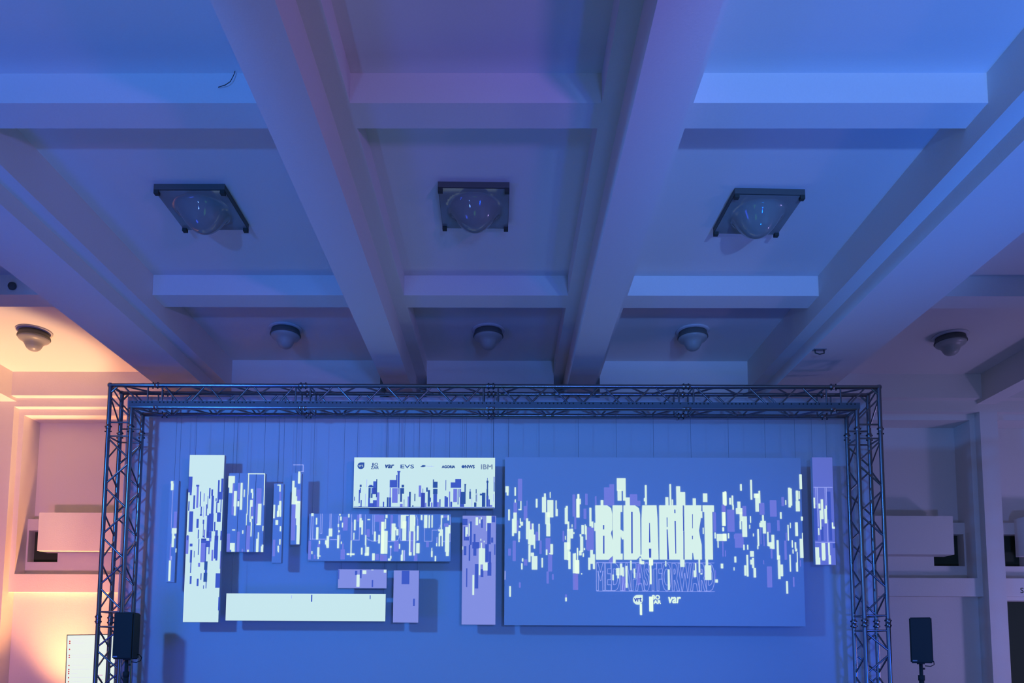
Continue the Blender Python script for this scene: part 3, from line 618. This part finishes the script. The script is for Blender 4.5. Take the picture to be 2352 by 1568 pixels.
def logo_extra(m, cx, cz):
    drop(m, cx, cz, -1747, 3750, -1666, 3829, 'd', 0.0026)
    put_text(m, cx, cz, 'vrt', -1735, 3776, -1679, 3804, 'w', 0.0042)
    put_text(m, cx, cz, 'BO', -1573, 3790, -1507, 3824, 'd', 0.0026, 0.0, 0.0014)
    put_text(m, cx, cz, 'ZAR', -1588, 3751, -1496, 3785, 'd', 0.0026, 0.0, 0.0014)
    put_text(m, cx, cz, 'var', -1419, 3764, -1317, 3804, 'd', 0.0026, 0.2, 0.0035)
    put_text(m, cx, cz, 'EVS', -1239, 3762, -1081, 3805, 'd', 0.0026, 0.0, 0.0014)
    put_text(m, cx, cz, 'AGORIA', -752, 3766, -599, 3796, 'd', 0.0026, 0.0, 0.0028)
    put_text(m, cx, cz, 'NWS', -481, 3765, -369, 3802, 'd', 0.0026, 0.0, 0.0028)
    put_text(m, cx, cz, 'IBM', -291, 3755, -159, 3808, 'd', 0.0026, 0.0, 0.0028)
    for k in range(6):
        z = 3.759 + k * 0.0082
        m.quad([(-0.293 - cx, -0.0034, z - cz), (-0.157 - cx, -0.0034, z - cz), (-0.157 - cx, -0.0034, z + 0.0022 - cz), (-0.293 - cx, -0.0034, z + 0.0022 - cz)], 4)
    for xc, zc, rx, rz in ((-0.503, 3.783, 0.019, 0.018), (-0.968, 3.790, 0.024, 0.011), (-0.982, 3.783, 0.024, 0.006)):
        m.quad([(xc + rx * math.cos(a) - cx, -0.0026, zc + rz * math.sin(a) - cz) for a in [k * PI / 8 for k in range(16)]], 2)
    for k in range(7):
        x = -0.932 + k * 0.0125; hh = (0.010, 0.006, 0.008, 0.006, 0.009, 0.006, 0.005)[k]
        m.quad([(x - cx, -0.0026, 3.783 - cz), (x + 0.008 - cx, -0.0026, 3.783 - cz), (x + 0.008 - cx, -0.0026, 3.783 + hh - cz), (x - cx, -0.0026, 3.783 + hh - cz)], 3)
PAN = [  # key, x0, x1, z0, z1 (metres), face material, label, wires
 ('P1', -3.955, -3.850, 2.402, 3.607, 'board', 'leftmost hanging strip, very thin and blue with a few cream dashes', (-3.93, -3.875), 8.64),
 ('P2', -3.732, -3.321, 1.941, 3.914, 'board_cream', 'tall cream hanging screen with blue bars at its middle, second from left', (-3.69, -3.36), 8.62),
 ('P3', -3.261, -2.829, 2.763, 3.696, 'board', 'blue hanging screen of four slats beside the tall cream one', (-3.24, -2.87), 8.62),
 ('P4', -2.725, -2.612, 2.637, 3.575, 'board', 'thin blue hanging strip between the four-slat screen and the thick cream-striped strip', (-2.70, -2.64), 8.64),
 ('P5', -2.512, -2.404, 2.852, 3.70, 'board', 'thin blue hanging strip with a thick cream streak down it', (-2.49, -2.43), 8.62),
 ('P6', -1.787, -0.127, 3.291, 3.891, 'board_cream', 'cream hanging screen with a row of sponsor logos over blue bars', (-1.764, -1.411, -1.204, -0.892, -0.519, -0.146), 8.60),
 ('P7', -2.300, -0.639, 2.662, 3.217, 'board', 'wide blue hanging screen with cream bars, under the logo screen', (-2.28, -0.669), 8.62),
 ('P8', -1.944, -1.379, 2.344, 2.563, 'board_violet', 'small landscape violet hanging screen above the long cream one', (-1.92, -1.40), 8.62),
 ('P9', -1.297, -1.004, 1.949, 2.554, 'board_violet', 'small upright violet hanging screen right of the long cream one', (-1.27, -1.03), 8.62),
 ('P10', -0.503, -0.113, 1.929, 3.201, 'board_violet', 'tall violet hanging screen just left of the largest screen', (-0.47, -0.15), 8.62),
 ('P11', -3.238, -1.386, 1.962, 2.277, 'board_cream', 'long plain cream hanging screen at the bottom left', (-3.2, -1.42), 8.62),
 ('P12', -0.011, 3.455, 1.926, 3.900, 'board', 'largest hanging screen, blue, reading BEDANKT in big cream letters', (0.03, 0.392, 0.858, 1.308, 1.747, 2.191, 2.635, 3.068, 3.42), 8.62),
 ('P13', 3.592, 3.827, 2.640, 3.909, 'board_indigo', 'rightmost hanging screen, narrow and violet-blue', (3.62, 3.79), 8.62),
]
for key, x0, x1, z0, z1, fm, label, wires, yp in PAN:
    cx, cz = (x0 + x1) / 2, (z0 + z1) / 2
    t = thing('hanging_screen', (cx, YP, cz), label, 'screen', 'hanging screens inside the truss')
    hx, hz = (x1 - x0) / 2, (z1 - z0) / 2
    if key == 'P3':
        cuts = [-hx, -hx + 0.122, -hx + 0.228, -hx + 0.322, hx]
        for k in range(4):
            MB().box(cuts[k] + 0.003, cuts[k + 1] - 0.003, 0, TH, -hz, hz).build('slat', M[fm], t)
    else:
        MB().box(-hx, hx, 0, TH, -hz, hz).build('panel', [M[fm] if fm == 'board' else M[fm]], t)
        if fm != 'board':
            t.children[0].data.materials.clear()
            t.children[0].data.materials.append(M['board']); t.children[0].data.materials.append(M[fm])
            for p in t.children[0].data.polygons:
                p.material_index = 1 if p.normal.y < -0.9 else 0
    ex = {'P12': big_extra, 'P6': logo_extra}.get(key)
    art_mesh(key, ex, YP, cx, cz, t)
    for wx in wires:
        m = MB().tube([(wx - cx, TH + 0.004, -hz * 0.5), (wx - cx, TH + 0.006, hz), (wx - cx, TH + 0.006, ZT - S + 0.005 - cz)], 0.0018, 5)
        m.build('wire', M['wire'], t)
# stray projected lines that miss the strips and land on the cloth, drawn as glowing quads
m = MB()
for c, s in ART['spill'].items():
    for q in s.split():
        a, z0, b, z1 = [int(v) / 1000 for v in q.split(',')]
        k = 8.903 / 8.62
        m.quad([(a * k, 8.903, 1.6 + (z0 - 1.6) * k), (b * k, 8.903, 1.6 + (z0 - 1.6) * k), (b * k, 8.903, 1.6 + (z1 - 1.6) * k), (a * k, 8.903, 1.6 + (z1 - 1.6) * k)], 0 if c == 'l' else 1)
tag(m.build('projected_image', [M['l'], M['w']], bd, recalc=False), kind='stuff')

# ---------------------------------------------------------------- loudspeakers on stands
def speaker(loc, rz, label):
    t = thing('loudspeaker', loc, label, 'speaker', None, (0, 0, rz))
    w2, d, h = 0.113, 0.24, 0.51
    bm = bmesh.new()
    vs = [bm.verts.new((x, y, z)) for z in (0, h) for x, y in ((-w2, 0), (w2, 0), (w2 * 0.62, d), (-w2 * 0.62, d))]
    for q in ((0, 1, 2, 3), (7, 6, 5, 4), (0, 4, 5, 1), (1, 5, 6, 2), (2, 6, 7, 3), (3, 7, 4, 0)): bm.faces.new([vs[i] for i in q])
    bmesh.ops.recalc_face_normals(bm, faces=bm.faces)
    bmesh.ops.bevel(bm, geom=bm.edges[:], offset=0.012, segments=3, affect='EDGES')
    me = bpy.data.meshes.new('cabinet'); bm.to_mesh(me); bm.free(); me.materials.append(M['black'])
    link('cabinet', me, t)
    MB().box(-w2 + 0.014, w2 - 0.014, -0.006, 0.002, 0.014, h - 0.014).build('grille', M['black'], t)
    MB().box(-w2 + 0.02, -w2 + 0.065, -0.009, -0.005, 0.022, 0.034).build('badge', M['alu_dull'], t)
    MB().lathe([(0.0, -0.012), (0.04, -0.012), (0.04, 0.0), (0.0, 0.0)], 20, c=(0, 0.11, 0)).build('pole_socket', M['black'], t)
    MB().tube([(0.05, 0.16, 0.06), (0.10, 0.18, 0.05), (0.135, 0.17, 0.02), (0.135, 0.15, -0.015), (0.10, 0.13, -0.035), (0.04, 0.12, -0.03)], 0.005, 6).build('cable', M['black'], t, True)
    return t
def stand(loc, top, label):
    t = thing('speaker_stand', loc, label, 'speaker stand')
    MB().tube([(0, 0, 0.75), (0, 0, top)], 0.019, 14).build('pole', M['black'], t, True)
    MB().tube([(0, 0, 0.25), (0, 0, 1.35)], 0.026, 14).build('outer_tube', M['black'], t, True)
    MB().lathe([(0.0, 0), (0.034, 0), (0.034, 0.06), (0.0, 0.06)], 14, c=(0, 0, 1.32)).build('collar', M['black'], t, True)
    MB().tube([(0.0, 0, top - 0.05), (0.04, 0, top - 0.05)], 0.011, 8).build('locking_knob', M['black'], t, True)
    for k in range(3):
        a = R(90 + 120 * k); c, s = math.cos(a), math.sin(a)
        MB().tube([(0.03 * c, 0.03 * s, 0.75), (0.5 * c, 0.5 * s, 0.02)], 0.013, 8).build('leg', M['black'], t, True)
        MB().tube([(0.02 * c, 0.02 * s, 0.30), (0.25 * c, 0.25 * s, 0.41)], 0.008, 8).build('strut', M['black'], t, True)
    return t
speaker((-4.17, 8.13, 1.515), 0.0, 'black loudspeaker in front of the left truss leg')
stand((-4.17, 8.24, 0), 1.503, 'black pole stand under the loudspeaker at the left truss leg')
speaker((4.63, 8.36, 1.515), R(-22), 'black loudspeaker right of the right truss leg')
stand((4.63 + 0.11 * math.sin(R(22)), 8.36 + 0.11 * math.cos(R(22)), 0), 1.503, 'black pole stand under the loudspeaker right of the truss')

# ---------------------------------------------------------------- presentation monitor behind the left leg
t = thing('display_monitor', (-5.60, 9.60, 0), 'bright display with red dots standing behind the left truss leg', 'monitor', None, (0, R(-1.2), 0))
MB().box(-0.012, 1.27, 0, 0.06, 0.98, 1.812).build('casing', M['black'], t)
MB().box(0.0, 1.258, -0.004, 0.0, 0.995, 1.80).build('display', M['screen'], t)
m = MB()
for z in (1.725, 1.699, 1.622, 1.545, 1.519, 1.415, 1.364, 1.338, 1.312, 1.260, 1.208, 1.156, 1.10):
    m.quad([(0.034 + 0.009 * math.cos(k * PI / 6), -0.006, z + 0.009 * math.sin(k * PI / 6)) for k in range(12)], 0)
for z, a, b in ((1.76, .05, .20), (1.725, .07, .15), (1.699, .07, .22), (1.545, .07, .33), (1.519, .07, .36), (1.415, .07, .22), (1.364, .07, .30), (1.312, .07, .15), (1.26, .07, .35), (1.208, .07, .2)):
    m.quad([(a, -0.005, z - 0.002), (b, -0.005, z - 0.002), (b, -0.005, z + 0.003), (a, -0.005, z + 0.003)], 1)
for z, a, b in ((1.56, .40, .46), (1.285, .40, .47), (1.23, .40, .47)):
    m.quad([(a, -0.005, z - 0.005), (b, -0.005, z - 0.005), (b, -0.005, z + 0.005), (a, -0.005, z + 0.005)], 2)
tag(m.build('display_image', [M['red'], M['grey'], M['rose']], t, recalc=False), kind='stuff')
MB().box(0.60, 0.66, 0.06, 0.10, 0.03, 1.5).build('pole', M['black'], t)
MB().box(0.33, 0.93, -0.15, 0.35, 0.0, 0.03).build('base', M['black'], t)
